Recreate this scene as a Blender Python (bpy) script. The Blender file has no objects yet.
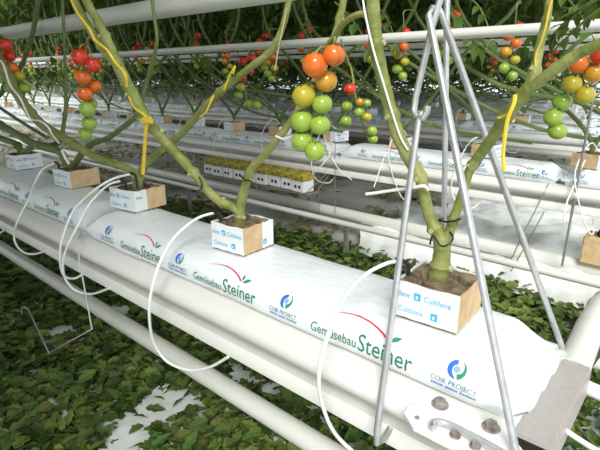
import bpy, bmesh, math, random
from mathutils import Vector, Matrix, noise

random.seed(7)
PI = math.pi
scene = bpy.context.scene
COL = scene.collection

# ------------------------------------------------------------------ camera
CAMZ = 0.85
FPX = 475.0
YAW, PITCH = math.radians(48.9009), math.radians(17.1959)
F_ = Vector((-math.cos(YAW) * math.cos(PITCH), math.sin(YAW) * math.cos(PITCH), -math.sin(PITCH)))
R_ = Vector((math.sin(YAW), math.cos(YAW), 0))
U_ = R_.cross(F_)
CAM = Vector((0, 0, CAMZ))
cam_d = bpy.data.cameras.new('camera')
cam_d.sensor_width = 36
cam_d.lens = FPX / 600 * 36
cam_d.clip_start = 0.02
cam = bpy.data.objects.new('camera', cam_d)
COL.objects.link(cam)
cam.matrix_world = Matrix(((R_.x, U_.x, -F_.x, 0), (R_.y, U_.y, -F_.y, 0), (R_.z, U_.z, -F_.z, CAMZ), (0, 0, 0, 1)))
scene.camera = cam

# ------------------------------------------------------------------ light
w = bpy.data.worlds.new('world')
scene.world = w
w.use_nodes = True
bg = w.node_tree.nodes['Background']
bg.inputs[0].default_value = (0.93, 0.97, 1.0, 1)
bg.inputs[1].default_value = 0.80
sun_d = bpy.data.lights.new('sun', 'SUN')
sun_d.energy = 2.3
sun_d.angle = math.radians(25)
sun_d.color = (1, 0.97, 0.92)
sun = bpy.data.objects.new('sun', sun_d)
COL.objects.link(sun)
sun.rotation_euler = Vector((0.40, -0.58, 0.62)).to_track_quat('Z', 'Y').to_euler()
vs = scene.view_settings
vs.view_transform = 'Standard'
vs.look = 'None'
vs.gamma = 1
vs.use_curve_mapping = False
vs.exposure = 0.62


# ------------------------------------------------------------------ helpers
def ray(u, v):
    return F_ + R_ * ((u - 300) / FPX) + U_ * ((225 - v) / FPX)


def py(u, v, y):
    d = ray(u, v)
    return CAM + d * (y / d.y)


def pz(u, v, z):
    d = ray(u, v)
    return CAM + d * ((z - CAMZ) / d.z)


def pw(px, dist_pt):
    """width in metres of px pixels at a point"""
    return px * (dist_pt - CAM).dot(F_) / FPX


class MB:
    def __init__(s):
        s.v = []
        s.f = []
        s.m = []

    def add(s, vs_, fs, mi=0):
        b = len(s.v)
        s.v.extend([Vector(p) for p in vs_])
        for f in fs:
            s.f.append([i + b for i in f])
            s.m.append(mi)

    def box(s, c, d, rz=0.0, mi=0, bev=0.0):
        x, y, z = d[0] / 2, d[1] / 2, d[2] / 2
        M = Matrix.Translation(c) @ Matrix.Rotation(rz, 4, 'Z')
        if bev <= 0:
            p = [(-x, -y, -z), (x, -y, -z), (x, y, -z), (-x, y, -z), (-x, -y, z), (x, -y, z), (x, y, z), (-x, y, z)]
            fs = [(3, 2, 1, 0), (4, 5, 6, 7), (0, 1, 5, 4), (1, 2, 6, 5), (2, 3, 7, 6), (3, 0, 4, 7)]
            s.add([M @ Vector(q) for q in p], fs, mi)
            return
        bm = bmesh.new()
        bmesh.ops.create_cube(bm, size=1)
        for q in bm.verts:
            q.co = Vector((q.co.x * d[0], q.co.y * d[1], q.co.z * d[2]))
        bmesh.ops.bevel(bm, geom=bm.edges[:], offset=bev, segments=2, affect='EDGES')
        bm.verts.index_update()
        s.add([M @ q.co for q in bm.verts], [[q.index for q in f.verts] for f in bm.faces], mi)
        bm.free()

    def tube(s, pts, r, seg=8, mi=0, cap=True):
        pts = [Vector(p) for p in pts]
        n = len(pts)
        rs = r if isinstance(r, (list, tuple)) else [r] * n
        up = None
        rings = []
        for i in range(n):
            t = (pts[min(i + 1, n - 1)] - pts[max(i - 1, 0)])
            if t.length < 1e-9:
                t = Vector((0, 0, 1))
            t.normalize()
            if up is None:
                a = Vector((0, 0, 1)) if abs(t.z) < 0.9 else Vector((1, 0, 0))
                up = (a - t * a.dot(t)).normalized()
            else:
                up = up - t * up.dot(t)
                up = up.normalized() if up.length > 1e-6 else t.orthogonal().normalized()
            side = t.cross(up)
            rings.append([pts[i] + (up * math.cos(2 * PI * k / seg) + side * math.sin(2 * PI * k / seg)) * rs[i] for k in range(seg)])
        vs_ = [p for ring in rings for p in ring]
        fs = []
        for i in range(n - 1):
            for k in range(seg):
                k2 = (k + 1) % seg
                fs.append((i * seg + k, i * seg + k2, (i + 1) * seg + k2, (i + 1) * seg + k))
        if cap:
            fs.append(tuple(range(seg))[::-1])
            fs.append(tuple((n - 1) * seg + k for k in range(seg)))
        s.add(vs_, fs, mi)

    def extrude_x(s, prof, x0, x1, mi=0, nx=1, closed=True):
        """closed profile of (y,z) extruded along x"""
        n = len(prof)
        vs_ = []
        for i in range(nx + 1):
            x = x0 + (x1 - x0) * i / nx
            vs_ += [(x, p[0], p[1]) for p in prof]
        fs = []
        for i in range(nx):
            for k in range(n if closed else n - 1):
                k2 = (k + 1) % n
                fs.append((i * n + k, i * n + k2, (i + 1) * n + k2, (i + 1) * n + k))
        if closed:
            fs.append(tuple(range(n)))
            fs.append(tuple(nx * n + k for k in range(n))[::-1])
        s.add(vs_, fs, mi)

    def mesh(s, name, mats, smooth=True):
        me = bpy.data.meshes.new(name)
        me.from_pydata([tuple(p) for p in s.v], [], s.f)
        for m in (mats if isinstance(mats, (list, tuple)) else [mats]):
            me.materials.append(m)
        me.polygons.foreach_set('material_index', s.m)
        me.polygons.foreach_set('use_smooth', [smooth] * len(s.f))
        me.update()
        return me

    def build(s, name, mats, parent=None, smooth=True, fix=True):
        me = s.mesh(name, mats, smooth)
        if fix:
            bm = bmesh.new()
            bm.from_mesh(me)
            bmesh.ops.recalc_face_normals(bm, faces=bm.faces[:])
            if smooth:
                for e in bm.edges:
                    if len(e.link_faces) == 2 and e.calc_face_angle(0) > math.radians(45):
                        e.smooth = False
            bm.to_mesh(me)
            bm.free()
        return link(name, me, parent)


def link(name, me, parent=None, loc=None, rz=0.0):
    o = bpy.data.objects.new(name, me)
    COL.objects.link(o)
    if parent:
        o.parent = parent
    if loc is not None:
        o.location = loc
    if rz:
        o.rotation_euler = (0, 0, rz)
    return o


def tag(o, label=None, cat=None, group=None, kind=None):
    if label:
        o['label'] = label
    if cat:
        o['category'] = cat
    if group:
        o['group'] = group
    if kind:
        o['kind'] = kind
    return o


def empty(name, loc=(0, 0, 0), rz=0.0):
    o = bpy.data.objects.new(name, None)
    o.empty_display_size = 0.1
    COL.objects.link(o)
    o.location = loc
    o.rotation_euler = (0, 0, rz)
    return o


def copy_tree(o, parent=None):
    c = o.copy()
    COL.objects.link(c)
    if parent:
        c.parent = parent
    for ch in list(o.children):
        copy_tree(ch, c)
    return c


def smooth_path(pts, per=5, vals=None):
    """Catmull-Rom through pts (and values)"""
    pts = [Vector(p) for p in pts]
    n = len(pts)
    out, ov = [], []
    for i in range(n - 1):
        p0, p1, p2, p3 = pts[max(i - 1, 0)], pts[i], pts[i + 1], pts[min(i + 2, n - 1)]
        for k in range(per):
            t = k / per
            out.append(0.5 * ((2 * p1) + (p2 - p0) * t + (2 * p0 - 5 * p1 + 4 * p2 - p3) * t * t + (3 * p1 - p0 - 3 * p2 + p3) * t ** 3))
            if vals:
                ov.append(vals[i] + (vals[i + 1] - vals[i]) * t)
    out.append(pts[-1])
    if vals:
        ov.append(vals[-1])
        return out, ov
    return out


def sm(a, b, x):
    t = max(0.0, min(1.0, (x - a) / (b - a)))
    return t * t * (3 - 2 * t)


ONES = ['', 'first', 'second', 'third', 'fourth', 'fifth', 'sixth', 'seventh', 'eighth', 'ninth', 'tenth', 'eleventh', 'twelfth', 'thirteenth',
        'fourteenth', 'fifteenth', 'sixteenth', 'seventeenth', 'eighteenth', 'nineteenth']
TENS = {20: ('twentieth', 'twenty'), 30: ('thirtieth', 'thirty'), 40: ('fortieth', 'forty'), 50: ('fiftieth', 'fifty'), 60: ('sixtieth', 'sixty'), 70: ('seventieth', 'seventy')}


def nth(k):
    if k < 20:
        return ONES[k]
    t = k // 10 * 10
    return TENS[t][0] if k == t else TENS[t][1] + '-' + ONES[k - t]


# ------------------------------------------------------------------ materials
def mat(name, col, rough=0.5, metal=0.0, var=0.0, scale=20.0, col2=None, bump=0.0, bscale=60.0, trans=0.0, island=0.0, coat=0.0, stretch=None, spec=0.5):
    m = bpy.data.materials.new(name)
    m.use_nodes = True
    nt = m.node_tree
    N, L = nt.nodes, nt.links
    b = N['Principled BSDF']
    b.inputs['Roughness'].default_value = rough
    b.inputs['Metallic'].default_value = metal
    b.inputs['Coat Weight'].default_value = coat
    b.inputs['Specular IOR Level'].default_value = spec
    tc = N.new('ShaderNodeTexCoord')
    src = tc.outputs['Object']
    if stretch:
        mp = N.new('ShaderNodeMapping')
        mp.inputs['Scale'].default_value = stretch
        L.new(src, mp.inputs['Vector'])
        src = mp.outputs['Vector']
    c2 = col2 if col2 else tuple(x * (1 - var) for x in col)
    nz = N.new('ShaderNodeTexNoise')
    nz.inputs['Scale'].default_value = scale
    nz.inputs['Detail'].default_value = 4
    L.new(src, nz.inputs['Vector'])
    rp = N.new('ShaderNodeValToRGB')
    rp.color_ramp.elements[0].position = 0.38
    rp.color_ramp.elements[1].position = 0.66
    rp.color_ramp.elements[0].color = (*col, 1)
    rp.color_ramp.elements[1].color = (*c2, 1)
    L.new(nz.outputs['Fac'], rp.inputs['Fac'])
    cout = rp.outputs['Color']
    if island > 0:
        ge = N.new('ShaderNodeNewGeometry')
        hs = N.new('ShaderNodeHueSaturation')
        mr = N.new('ShaderNodeMapRange')
        mr.inputs['To Min'].default_value = 1 - island
        mr.inputs['To Max'].default_value = 1 + island
        L.new(ge.outputs['Random Per Island'], mr.inputs['Value'])
        L.new(mr.outputs['Result'], hs.inputs['Value'])
        mr2 = N.new('ShaderNodeMapRange')
        mr2.inputs['To Min'].default_value = 0.5 - island * 0.06
        mr2.inputs['To Max'].default_value = 0.5 + island * 0.03
        mul = N.new('ShaderNodeMath')
        mul.operation = 'MULTIPLY'
        mul.inputs[1].default_value = 7.31
        fr = N.new('ShaderNodeMath')
        fr.operation = 'FRACT'
        L.new(ge.outputs['Random Per Island'], mul.inputs[0])
        L.new(mul.outputs[0], fr.inputs[0])
        L.new(fr.outputs[0], mr2.inputs['Value'])
        L.new(mr2.outputs['Result'], hs.inputs['Hue'])
        L.new(cout, hs.inputs['Color'])
        cout = hs.outputs['Color']
    L.new(cout, b.inputs['Base Color'])
    if bump > 0:
        n2 = N.new('ShaderNodeTexNoise')
        n2.inputs['Scale'].default_value = bscale
        n2.inputs['Detail'].default_value = 3
        L.new(src, n2.inputs['Vector'])
        bp = N.new('ShaderNodeBump')
        bp.inputs['Strength'].default_value = bump
        bp.inputs['Distance'].default_value = 0.01
        L.new(n2.outputs['Fac'], bp.inputs['Height'])
        L.new(bp.outputs['Normal'], b.inputs['Normal'])
    if trans > 0:
        tr = N.new('ShaderNodeBsdfTranslucent')
        L.new(cout, tr.inputs['Color'])
        mx = N.new('ShaderNodeMixShader')
        mx.inputs[0].default_value = trans
        L.new(b.outputs[0], mx.inputs[1])
        L.new(tr.outputs[0], mx.inputs[2])
        L.new(mx.outputs[0], N['Material Output'].inputs['Surface'])
    return m


M = {}
M['floor'] = mat('floor_film', (0.46, 0.47, 0.44), 0.5, col2=(0.20, 0.21, 0.15), scale=2.6, bump=0.6, bscale=9)
M['film'] = mat('white_film', (0.85, 0.88, 0.88), 0.3, col2=(0.72, 0.74, 0.70), scale=5, bump=0.5, bscale=22)
M['bag'] = mat('bag_film', (0.83, 0.88, 0.90), 0.30, col2=(0.80, 0.86, 0.88), scale=6, bump=0.25, bscale=28, stretch=(1, 2.2, 2.2))
M['gutter'] = mat('gutter_paint', (0.78, 0.78, 0.75), 0.38, col2=(0.70, 0.70, 0.65), scale=5, stretch=(0.4, 3, 3))
M['pipe'] = mat('pipe_paint', (0.74, 0.75, 0.70), 0.35, col2=(0.66, 0.67, 0.60), scale=7, stretch=(0.3, 2, 2))
M['steel'] = mat('galvanised', (0.62, 0.63, 0.64), 0.38, 0.75, col2=(0.50, 0.51, 0.52), scale=60)
M['dull'] = mat('dull_steel', (0.33, 0.33, 0.32), 0.5, 0.5, col2=(0.24, 0.22, 0.2), scale=40)
M['beam'] = mat('beam_steel', (0.46, 0.43, 0.41), 0.5, 0.2, col2=(0.42, 0.39, 0.37), scale=90)
M['plate'] = mat('bracket_paint', (0.84, 0.84, 0.83), 0.4, col2=(0.78, 0.76, 0.72), scale=25)
M['rust'] = mat('rusty_bolt', (0.42, 0.40, 0.38), 0.55, 0.5, col2=(0.2, 0.15, 0.12), scale=90)
M['black'] = mat('black_plastic', (0.015, 0.015, 0.015), 0.45)
M['tube'] = mat('tube_plastic', (0.86, 0.88, 0.86), 0.3)
M['clip'] = mat('white_twine', (0.88, 0.88, 0.86), 0.5)
M['yellow'] = mat('yellow_twine', (0.80, 0.60, 0.05), 0.5, col2=(0.70, 0.50, 0.04), scale=60)
M['stem'] = mat('stem_skin', (0.175, 0.215, 0.045), 0.5, col2=(0.32, 0.33, 0.11), scale=30, bump=0.5, bscale=60, stretch=(1, 1, 1))
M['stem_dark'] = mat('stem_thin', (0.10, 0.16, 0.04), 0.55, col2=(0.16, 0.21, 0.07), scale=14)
M['sepal'] = mat('sepal', (0.07, 0.15, 0.03), 0.6)
M['leaf'] = mat('leaf', (0.058, 0.120, 0.016), 0.5, col2=(0.10, 0.17, 0.028), scale=9, trans=0.25, island=0.35, spec=0.3)
M['litter'] = mat('litter_leaf', (0.062, 0.125, 0.022), 0.55, col2=(0.15, 0.20, 0.05), scale=7, trans=0.2, island=0.6, spec=0.3)
M['dry'] = mat('dry_leaf', (0.30, 0.25, 0.10), 0.7, col2=(0.13, 0.12, 0.05), scale=5, island=0.4)
M['wool'] = mat('rock_wool', (0.27, 0.21, 0.12), 0.9, col2=(0.07, 0.05, 0.03), scale=45, bump=0.5, bscale=120)
M['tan'] = mat('tan_wool', (0.66, 0.48, 0.28), 0.85, col2=(0.55, 0.38, 0.20), scale=40, bump=0.2, bscale=90)
M['wrap'] = mat('white_wrapper', (0.84, 0.86, 0.86), 0.35, col2=(0.80, 0.82, 0.82), scale=20)
M['cyan'] = mat('cyan_ink', (0.06, 0.45, 0.75), 0.5)
M['algae'] = mat('algae_top', (0.42, 0.34, 0.04), 0.8, col2=(0.15, 0.15, 0.03), scale=60)
M['ink_green'] = mat('green_ink', (0.02, 0.20, 0.12), 0.5)
M['ink_leaf'] = mat('leaf_green_ink', (0.03, 0.28, 0.16), 0.5)
M['ink_red'] = mat('red_ink', (0.65, 0.03, 0.08), 0.5)
M['ink_pink'] = mat('pale_red_ink', (0.70, 0.38, 0.36), 0.5)
M['ink_blue'] = mat('blue_ink', (0.03, 0.16, 0.60), 0.5)
M['ink_slate'] = mat('slate_ink', (0.10, 0.20, 0.26), 0.5)
TOM = {
    'red': mat('tomato_red', (0.62, 0.025, 0.012), 0.22, col2=(0.68, 0.06, 0.015), scale=14, coat=0.3),
    'orange': mat('tomato_orange', (0.76, 0.13, 0.015), 0.22, col2=(0.72, 0.20, 0.02), scale=18, coat=0.3),
    'amber': mat('tomato_amber', (0.66, 0.30, 0.02), 0.22, col2=(0.58, 0.34, 0.03), scale=18, coat=0.3),
    'lime': mat('tomato_lime', (0.40, 0.42, 0.03), 0.22, col2=(0.60, 0.40, 0.03), scale=20, coat=0.3),
    'green': mat('tomato_green', (0.26, 0.42, 0.045), 0.22, col2=(0.34, 0.48, 0.07), scale=14, coat=0.3),
}
TKEYS = list(TOM)

# ------------------------------------------------------------------ shared shapes


def tomato_mesh(key):
    mb = MB()
    nu, nv = 20, 12
    vs_, fs = [], []
    for j in range(1, nv):
        th = PI * j / nv
        for i in range(nu):
            ph = 2 * PI * i / nu
            r = math.sin(th) * (1 + 0.012 * math.cos(5 * ph) * math.sin(th))
            z = math.cos(th) * 0.93
            if th < 0.6:
                z -= 0.14 * (1 - th / 0.6) ** 2
            vs_.append((r, r * 0 + math.sin(th) * 0, z))
            vs_[-1] = (r * math.cos(ph), r * math.sin(ph), z)
    top = len(vs_)
    vs_.append((0, 0, 0.79))
    vs_.append((0, 0, -0.93))
    for j in range(nv - 2):
        for i in range(nu):
            i2 = (i + 1) % nu
            fs.append((j * nu + i, (j + 1) * nu + i, (j + 1) * nu + i2, j * nu + i2))
    for i in range(nu):
        i2 = (i + 1) % nu
        fs.append((top, i, i2))
        fs.append((top + 1, (nv - 2) * nu + i2, (nv - 2) * nu + i))
    mb.add(vs_, fs)
    mb.tube([(0, 0, -0.90), (0.01, 0, -0.99)], 0.03, 5)
    return mb.mesh('tomato', TOM[key])


TM = {k: tomato_mesh(k) for k in TKEYS}


def add_sepals(mb, c, r, mi):
    c = Vector(c)
    for k in range(5):
        a = 2 * PI * k / 5 + c.x * 40
        d = Vector((math.cos(a), math.sin(a), 0))
        s = Vector((-math.sin(a), math.cos(a), 0))
        b = c + Vector((0, 0, r * 0.84))
        mb.add([b - s * r * .10, b + s * r * .10, b + d * r * .55 + s * r * .09 + Vector((0, 0, r * .02)), b + d * r * .55 - s * r * .09 + Vector((0, 0, r * .02)), b + d * r * .95 + Vector((0, 0, r * .12))],
               [(0, 1, 2, 3), (3, 2, 4)], mi)


def leaflet(mb, base, d, nrm, L, W, mi=0, curl=0.25, lobes=True):
    d = d.normalized()
    s = d.cross(nrm)
    if s.length < 1e-4:
        s = d.orthogonal()
    s.normalize()
    n = s.cross(d).normalized()
    prof = [(0, .06), (.18, .75), (.34, .62), (.5, 1.0), (.66, .62), (.8, .5), (1, 0)] if lobes else [(0, .08), (.3, .9), (.6, .85), (1, 0)]
    vs_ = []
    for t, wd in prof:
        drop = -curl * L * t * t
        c = base + d * (L * t) + n * drop
        x = wd * W / 2
        vs_ += [c - s * x + n * (x * .35), c, c + s * x + n * (x * .35)]
    fs = []
    for i in range(len(prof) - 1):
        a = i * 3
        fs += [(a, a + 1, a + 4, a + 3), (a + 1, a + 2, a + 5, a + 4)]
    mb.add(vs_, fs, mi)


def compound_leaf(mb, base, d, L, rnd, mi=0, mis=1, droop=0.5, lobes=True):
    d = d.normalized()
    pts = []
    for i in range(6):
        t = i / 5
        pts.append(base + d * (L * t) + Vector((0, 0, -droop * L * t * t)))
    mb.tube(pts, [0.004 * (1 - .6 * i / 5) for i in range(6)], 4, mis, cap=False)
    nrm = Vector((rnd.uniform(-.4, .4), rnd.uniform(-.4, .4), 1)).normalized()
    for i in range(2, 6):
        t = (pts[i] - pts[i - 1]).normalized()
        s = t.cross(nrm).normalized()
        for sg in (-1, 1):
            dd = (s * sg + t * rnd.uniform(.3, .8) + Vector((0, 0, -rnd.uniform(0, .4))))
            leaflet(mb, pts[i] - t * 0.01, dd, nrm, L * rnd.uniform(.26, .38), L * rnd.uniform(.15, .22), mi, rnd.uniform(.1, .5), lobes)
    leaflet(mb, pts[-1], (pts[-1] - pts[-2]), nrm, L * .38, L * .22, mi, .3, lobes)


def strip(mb, c, nrm, up, w_, h_, mi):
    r = up.cross(nrm).normalized()
    mb.add([c - r * w_ / 2 - up * h_ / 2, c + r * w_ / 2 - up * h_ / 2, c + r * w_ / 2 + up * h_ / 2, c - r * w_ / 2 + up * h_ / 2], [(0, 1, 2, 3)], mi)


_txt = {}


def text2d(s):
    """triangulated glyph outlines normalised to height 1 / natural width: (verts2d, tris, width)"""
    if s in _txt:
        return _txt[s]
    cu = bpy.data.curves.new('txt', 'FONT')
    cu.body = s
    cu.size = 1
    cu.resolution_u = 3
    o = bpy.data.objects.new('txt', cu)
    COL.objects.link(o)
    dg = bpy.context.evaluated_depsgraph_get()
    me = bpy.data.meshes.new_from_object(o.evaluated_get(dg))
    bpy.data.objects.remove(o)
    bpy.data.curves.remove(cu)
    bm = bmesh.new()
    bm.from_mesh(me)
    bpy.data.meshes.remove(me)
    bmesh.ops.triangulate(bm, faces=bm.faces[:])
    for _ in range(2):
        es = [e for e in bm.edges if e.calc_length() > 0.3]
        if es:
            bmesh.ops.subdivide_edges(bm, edges=es, cuts=1, use_grid_fill=False)
            bmesh.ops.triangulate(bm, faces=bm.faces[:])
    bm.verts.index_update()
    V = [(v.co.x, v.co.y) for v in bm.verts]
    T = [[v.index for v in f.verts] for f in bm.faces]
    bm.free()
    x0 = min(p[0] for p in V)
    x1 = max(p[0] for p in V)
    V = [(p[0] - x0, p[1]) for p in V]
    _txt[s] = (V, T, x1 - x0)
    return _txt[s]


def put_text(mb, s, fn, x, y, width, size, mi):
    """fn(u,v)->3d; text scaled to width, glyph size `size`"""
    V, T, wd = text2d(s)
    k = width / wd
    mb.add([fn(x + p[0] * k, y + p[1] * size) for p in V], T, mi)


def put_poly(mb, fn, pts, mi):
    mb.add([fn(*p) for p in pts], [tuple(range(len(pts)))], mi)


def put_band(mb, fn, a, b, mi):
    n = len(a)
    mb.add([fn(*p) for p in a] + [fn(*p) for p in b], [(i, i + 1, n + i + 1, n + i) for i in range(n - 1)], mi)


# ------------------------------------------------------------------ setting
ROWY = [0.515, 2.01, 3.80, 5.30, 7.10, 8.60, 10.40, 11.90]      # front edge of the bags in each row
ZB = CAMZ - 0.395                                            # underside of the bags = top of the gutters
ORD = ['front', 'second', 'third', 'fourth', 'fifth', 'sixth', 'seventh', 'eighth']


def xr(y):
    return -0.17 * y


def xl(y):
    return -3.15 * y - 0.2


mb = MB()
mb.add([(-60, -3, -0.012), (4, -3, -0.012), (4, 24, -0.012), (-60, 24, -0.012)], [(0, 1, 2, 3)])
tag(mb.build('floor', M['floor'], smooth=False), kind='structure')

# ------------------------------------------------------------------ gutters
GP = [(0.735, 0.0), (0.640, -0.001), (0.520, -0.001), (0.498, -0.005), (0.486, -0.014), (0.481, -0.026), (0.485, -0.038), (0.500, -0.048), (0.522, -0.052), (0.534, -0.056),
      (0.534, -0.066), (0.494, -0.066), (0.490, -0.070), (0.490, -0.094), (0.497, -0.097), (0.510, -0.090), (0.740, -0.090), (0.752, -0.094), (0.757, -0.070),
      (0.742, -0.064), (0.760, -0.045), (0.762, -0.022), (0.752, -0.006)]
for k, y0 in enumerate(ROWY):
    mb = MB()
    dy = y0 - ROWY[0]
    x1 = -0.115 if k == 0 else 0.05
    mb.extrude_x([(p[0] + dy, p[1] + ZB) for p in GP], xl(y0 + .3) - 1.0, x1)
    o = mb.build('growing_gutter', M['gutter'])
    tag(o, 'white painted steel growing gutter carrying the %s row of substrate bags' % ORD[k], 'gutter', 'long growing gutters')


# ------------------------------------------------------------------ substrate bags
def bag_profile():
    # (y offset from the front edge, height)
    return [(0.010, 0.0), (0.001, 0.006), (-0.003, 0.016), (-0.003, 0.027), (0.001, 0.038), (0.009, 0.048), (0.022, 0.056), (0.042, 0.062), (0.070, 0.0655),
            (0.100, 0.066), (0.130, 0.0655), (0.158, 0.062), (0.176, 0.054), (0.187, 0.043), (0.192, 0.030), (0.192, 0.016), (0.186, 0.005), (0.176, 0.0)]


BP = bag_profile()


def bag_point(x, k, L, seed):
    """x runs 0 (left end) .. L (right end)"""
    t = min(x, L - x)
    e = sm(0, 0.060, t)
    y, z = BP[k]
    yc = 0.095
    hz = z * (0.34 + 0.66 * e)
    yy = yc + (y - yc) * (0.97 + 0.03 * e)
    if e < 1:
        hz += (1 - e) * 0.012 * (1 if z > 0.001 else 0)
    q = Vector((x * 7, y * 26, z * 26 + seed * 9.1))
    wv = noise.noise(q) * 0.0028 + noise.noise(q * 2.3) * 0.0014
    if t < 0.16:
        wv += (1 - t / 0.16) * 0.0025 * noise.noise(Vector((x * 16, y * 40, z * 45 + seed)))
    if z < 0.001:
        wv = 0
    ny, nz = (y - yc), (z - 0.02) * 1.6
    l = math.hypot(ny, nz) or 1
    return Vector((x, yy + ny / l * wv, max(0.0, hz + nz / l * wv)))


def bag_surface(x, s, L, seed):
    """s = arc length up the front face from the lower front edge"""
    k = 1
    acc = 0
    while k < 9:
        a, b = BP[k], BP[k + 1]
        d = math.hypot(b[0] - a[0], b[1] - a[1])
        if acc + d >= s:
            break
        acc += d
        k += 1
    f = (s - acc) / d
    p = bag_point(x, k, L, seed).lerp(bag_point(x, k + 1, L, seed), f)
    n = Vector((0, -(b[1] - a[1]), b[0] - a[0])).normalized()
    return p + n * 0.0018


def emblem(mb, fn, cx, cy, r, mats=(0, 1, 2)):
    """round two-colour swirl with a pale blue centre"""
    def arc(a0, a1, w0, w1, off=(0, 0)):
        A, B = [], []
        for i in range(13):
            t = i / 12
            a = math.radians(a0 + (a1 - a0) * t)
            wd = (w0 + (w1 - w0) * t) * (math.sin(PI * (0.12 + 0.88 * t)) ** .6 if t > .5 else 1)
            A.append((cx + off[0] + 1.22 * r * math.cos(a), cy + off[1] + r * math.sin(a)))
            B.append((cx + off[0] + 1.22 * r * (1 - wd) * math.cos(a), cy + off[1] + r * (1 - wd) * math.sin(a)))
        return A, B
    put_band(mb, fn, *arc(100, 275, .50, .55), mats[0])
    put_band(mb, fn, *arc(-75, 75, .55, .12), mats[1])
    put_poly(mb, fn, [(cx + .43 * r * math.cos(2 * PI * i / 12), cy + .36 * r * math.sin(2 * PI * i / 12)) for i in range(12)], mats[2])


M['ink_pale'] = mat('pale_blue_ink', (0.25, 0.42, 0.80), 0.5)
INK_LOGO = None


def logo_mesh(x0, L, seed):
    mb = MB()
    fn = lambda u, v: bag_surface(u, v * 1.32, L, seed)
    put_text(mb, 'Gemüsebau', fn, x0, 0.0105, 0.083, 0.0165, 0)
    put_text(mb, 'Steiner', fn, x0 + 0.0865, 0.0095, 0.087, 0.0275, 1)
    A, B = [], []
    for i in range(25):
        t = i / 24
        u = x0 + 0.030 + 0.098 * t
        v = 0.0335 + 0.0125 * (1 - (2 * t - 0.85) ** 2 / 1.3)
        wd = 0.0004 + 0.0022 * t
        A.append((u, v + wd * .5))
        B.append((u, v - wd * .5))
    put_band(mb, fn, A, B, 2)
    lx = x0 + 0.131
    for pts in ([(lx, 0.0335), (lx - .004, .0375), (lx - .0045, .0445), (lx + .001, .0395)], [(lx + .001, .0325), (lx + .008, .0385), (lx + .018, .0395), (lx + .013, .0345), (lx + .006, .0320)]):
        put_poly(mb, fn, pts, 3)
    # row of tiny pale marks below the name
    for i in range(34):
        u = x0 + 0.036 + i * 0.0040
        if i % 12 > 9:
            continue
        put_poly(mb, fn, [(u, .0030), (u + .0020, .0030), (u + .0020, .0050), (u, .0050)], 4)
    return mb.mesh('printed_logo', [M['ink_green'], M['ink_green'], M['ink_red'], M['ink_leaf'], M['ink_pink']], False)


def emblem_mesh(x0, L, seed):
    mb = MB()
    fn = lambda u, v: bag_surface(u, v * 1.22, L, seed)
    emblem(mb, fn, x0, 0.0335, 0.0098)
    put_text(mb, 'COIR PROJECT', fn, x0 - 0.030, 0.0155, 0.060, 0.0074, 3)
    # fine unreadable line of print underneath
    for i in range(25):
        u = x0 - 0.029 + i * 0.0024
        if i in (7, 15):
            continue
        put_poly(mb, fn, [(u, .0105), (u + .0017, .0105), (u + .0017, .0129), (u, .0129)], 3 if i > 14 else 0)
    return mb.mesh('printed_emblem', [M['ink_blue'], M['ink_leaf'], M['ink_pale'], M['ink_slate']], False)


def bag_mesh(L, seed, nx=210):
    mb = MB()
    n = len(BP)
    vs_, fs = [], []
    for i in range(nx + 1):
        t = i / nx
        x = L * t
        vs_ += [bag_point(x, k, L, seed) for k in range(n)]
    for i in range(nx):
        for k in range(n):
            k2 = (k + 1) % n
            fs.append((i * n + k, i * n + k2, (i + 1) * n + k2, (i + 1) * n + k))
    fs.append(tuple(range(n)))
    fs.append(tuple(nx * n + k for k in range(n)))
    mb.add(vs_, fs)
    # crimped end seams
    for xe, sg in ((0, -1), (L, 1)):
        rows = []
        for i in range(2):
            rows.append([Vector((xe + sg * 0.016 * i, 0.008 + 0.175 * j / 14, 0.012 + 0.004 * i * math.sin(j * 1.7 + seed) + 0.010 * i)) for j in range(15)])
        bot = [[p + Vector((0, 0, -0.003)) for p in r] for r in rows]
        m = 15
        vv = rows[0] + rows[1] + bot[0] + bot[1]
        ff = []
        for j in range(14):
            ff += [(j, j + 1, m + j + 1, m + j), (2 * m + j, 3 * m + j, 3 * m + j + 1, 2 * m + j + 1), (m + j, m + j + 1, 3 * m + j + 1, 3 * m + j)]
        mb.add(vv, ff)
    return mb


def make_bag(L, seed, logos, embs):
    o = bag_mesh(L, seed).build('substrate_bag', M['bag'])
    for x in logos:
        link('printed_logo', logo_mesh(x, L, seed), o)
    for x in embs:
        link('printed_emblem', emblem_mesh(x, L, seed), o)
    return o


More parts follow.
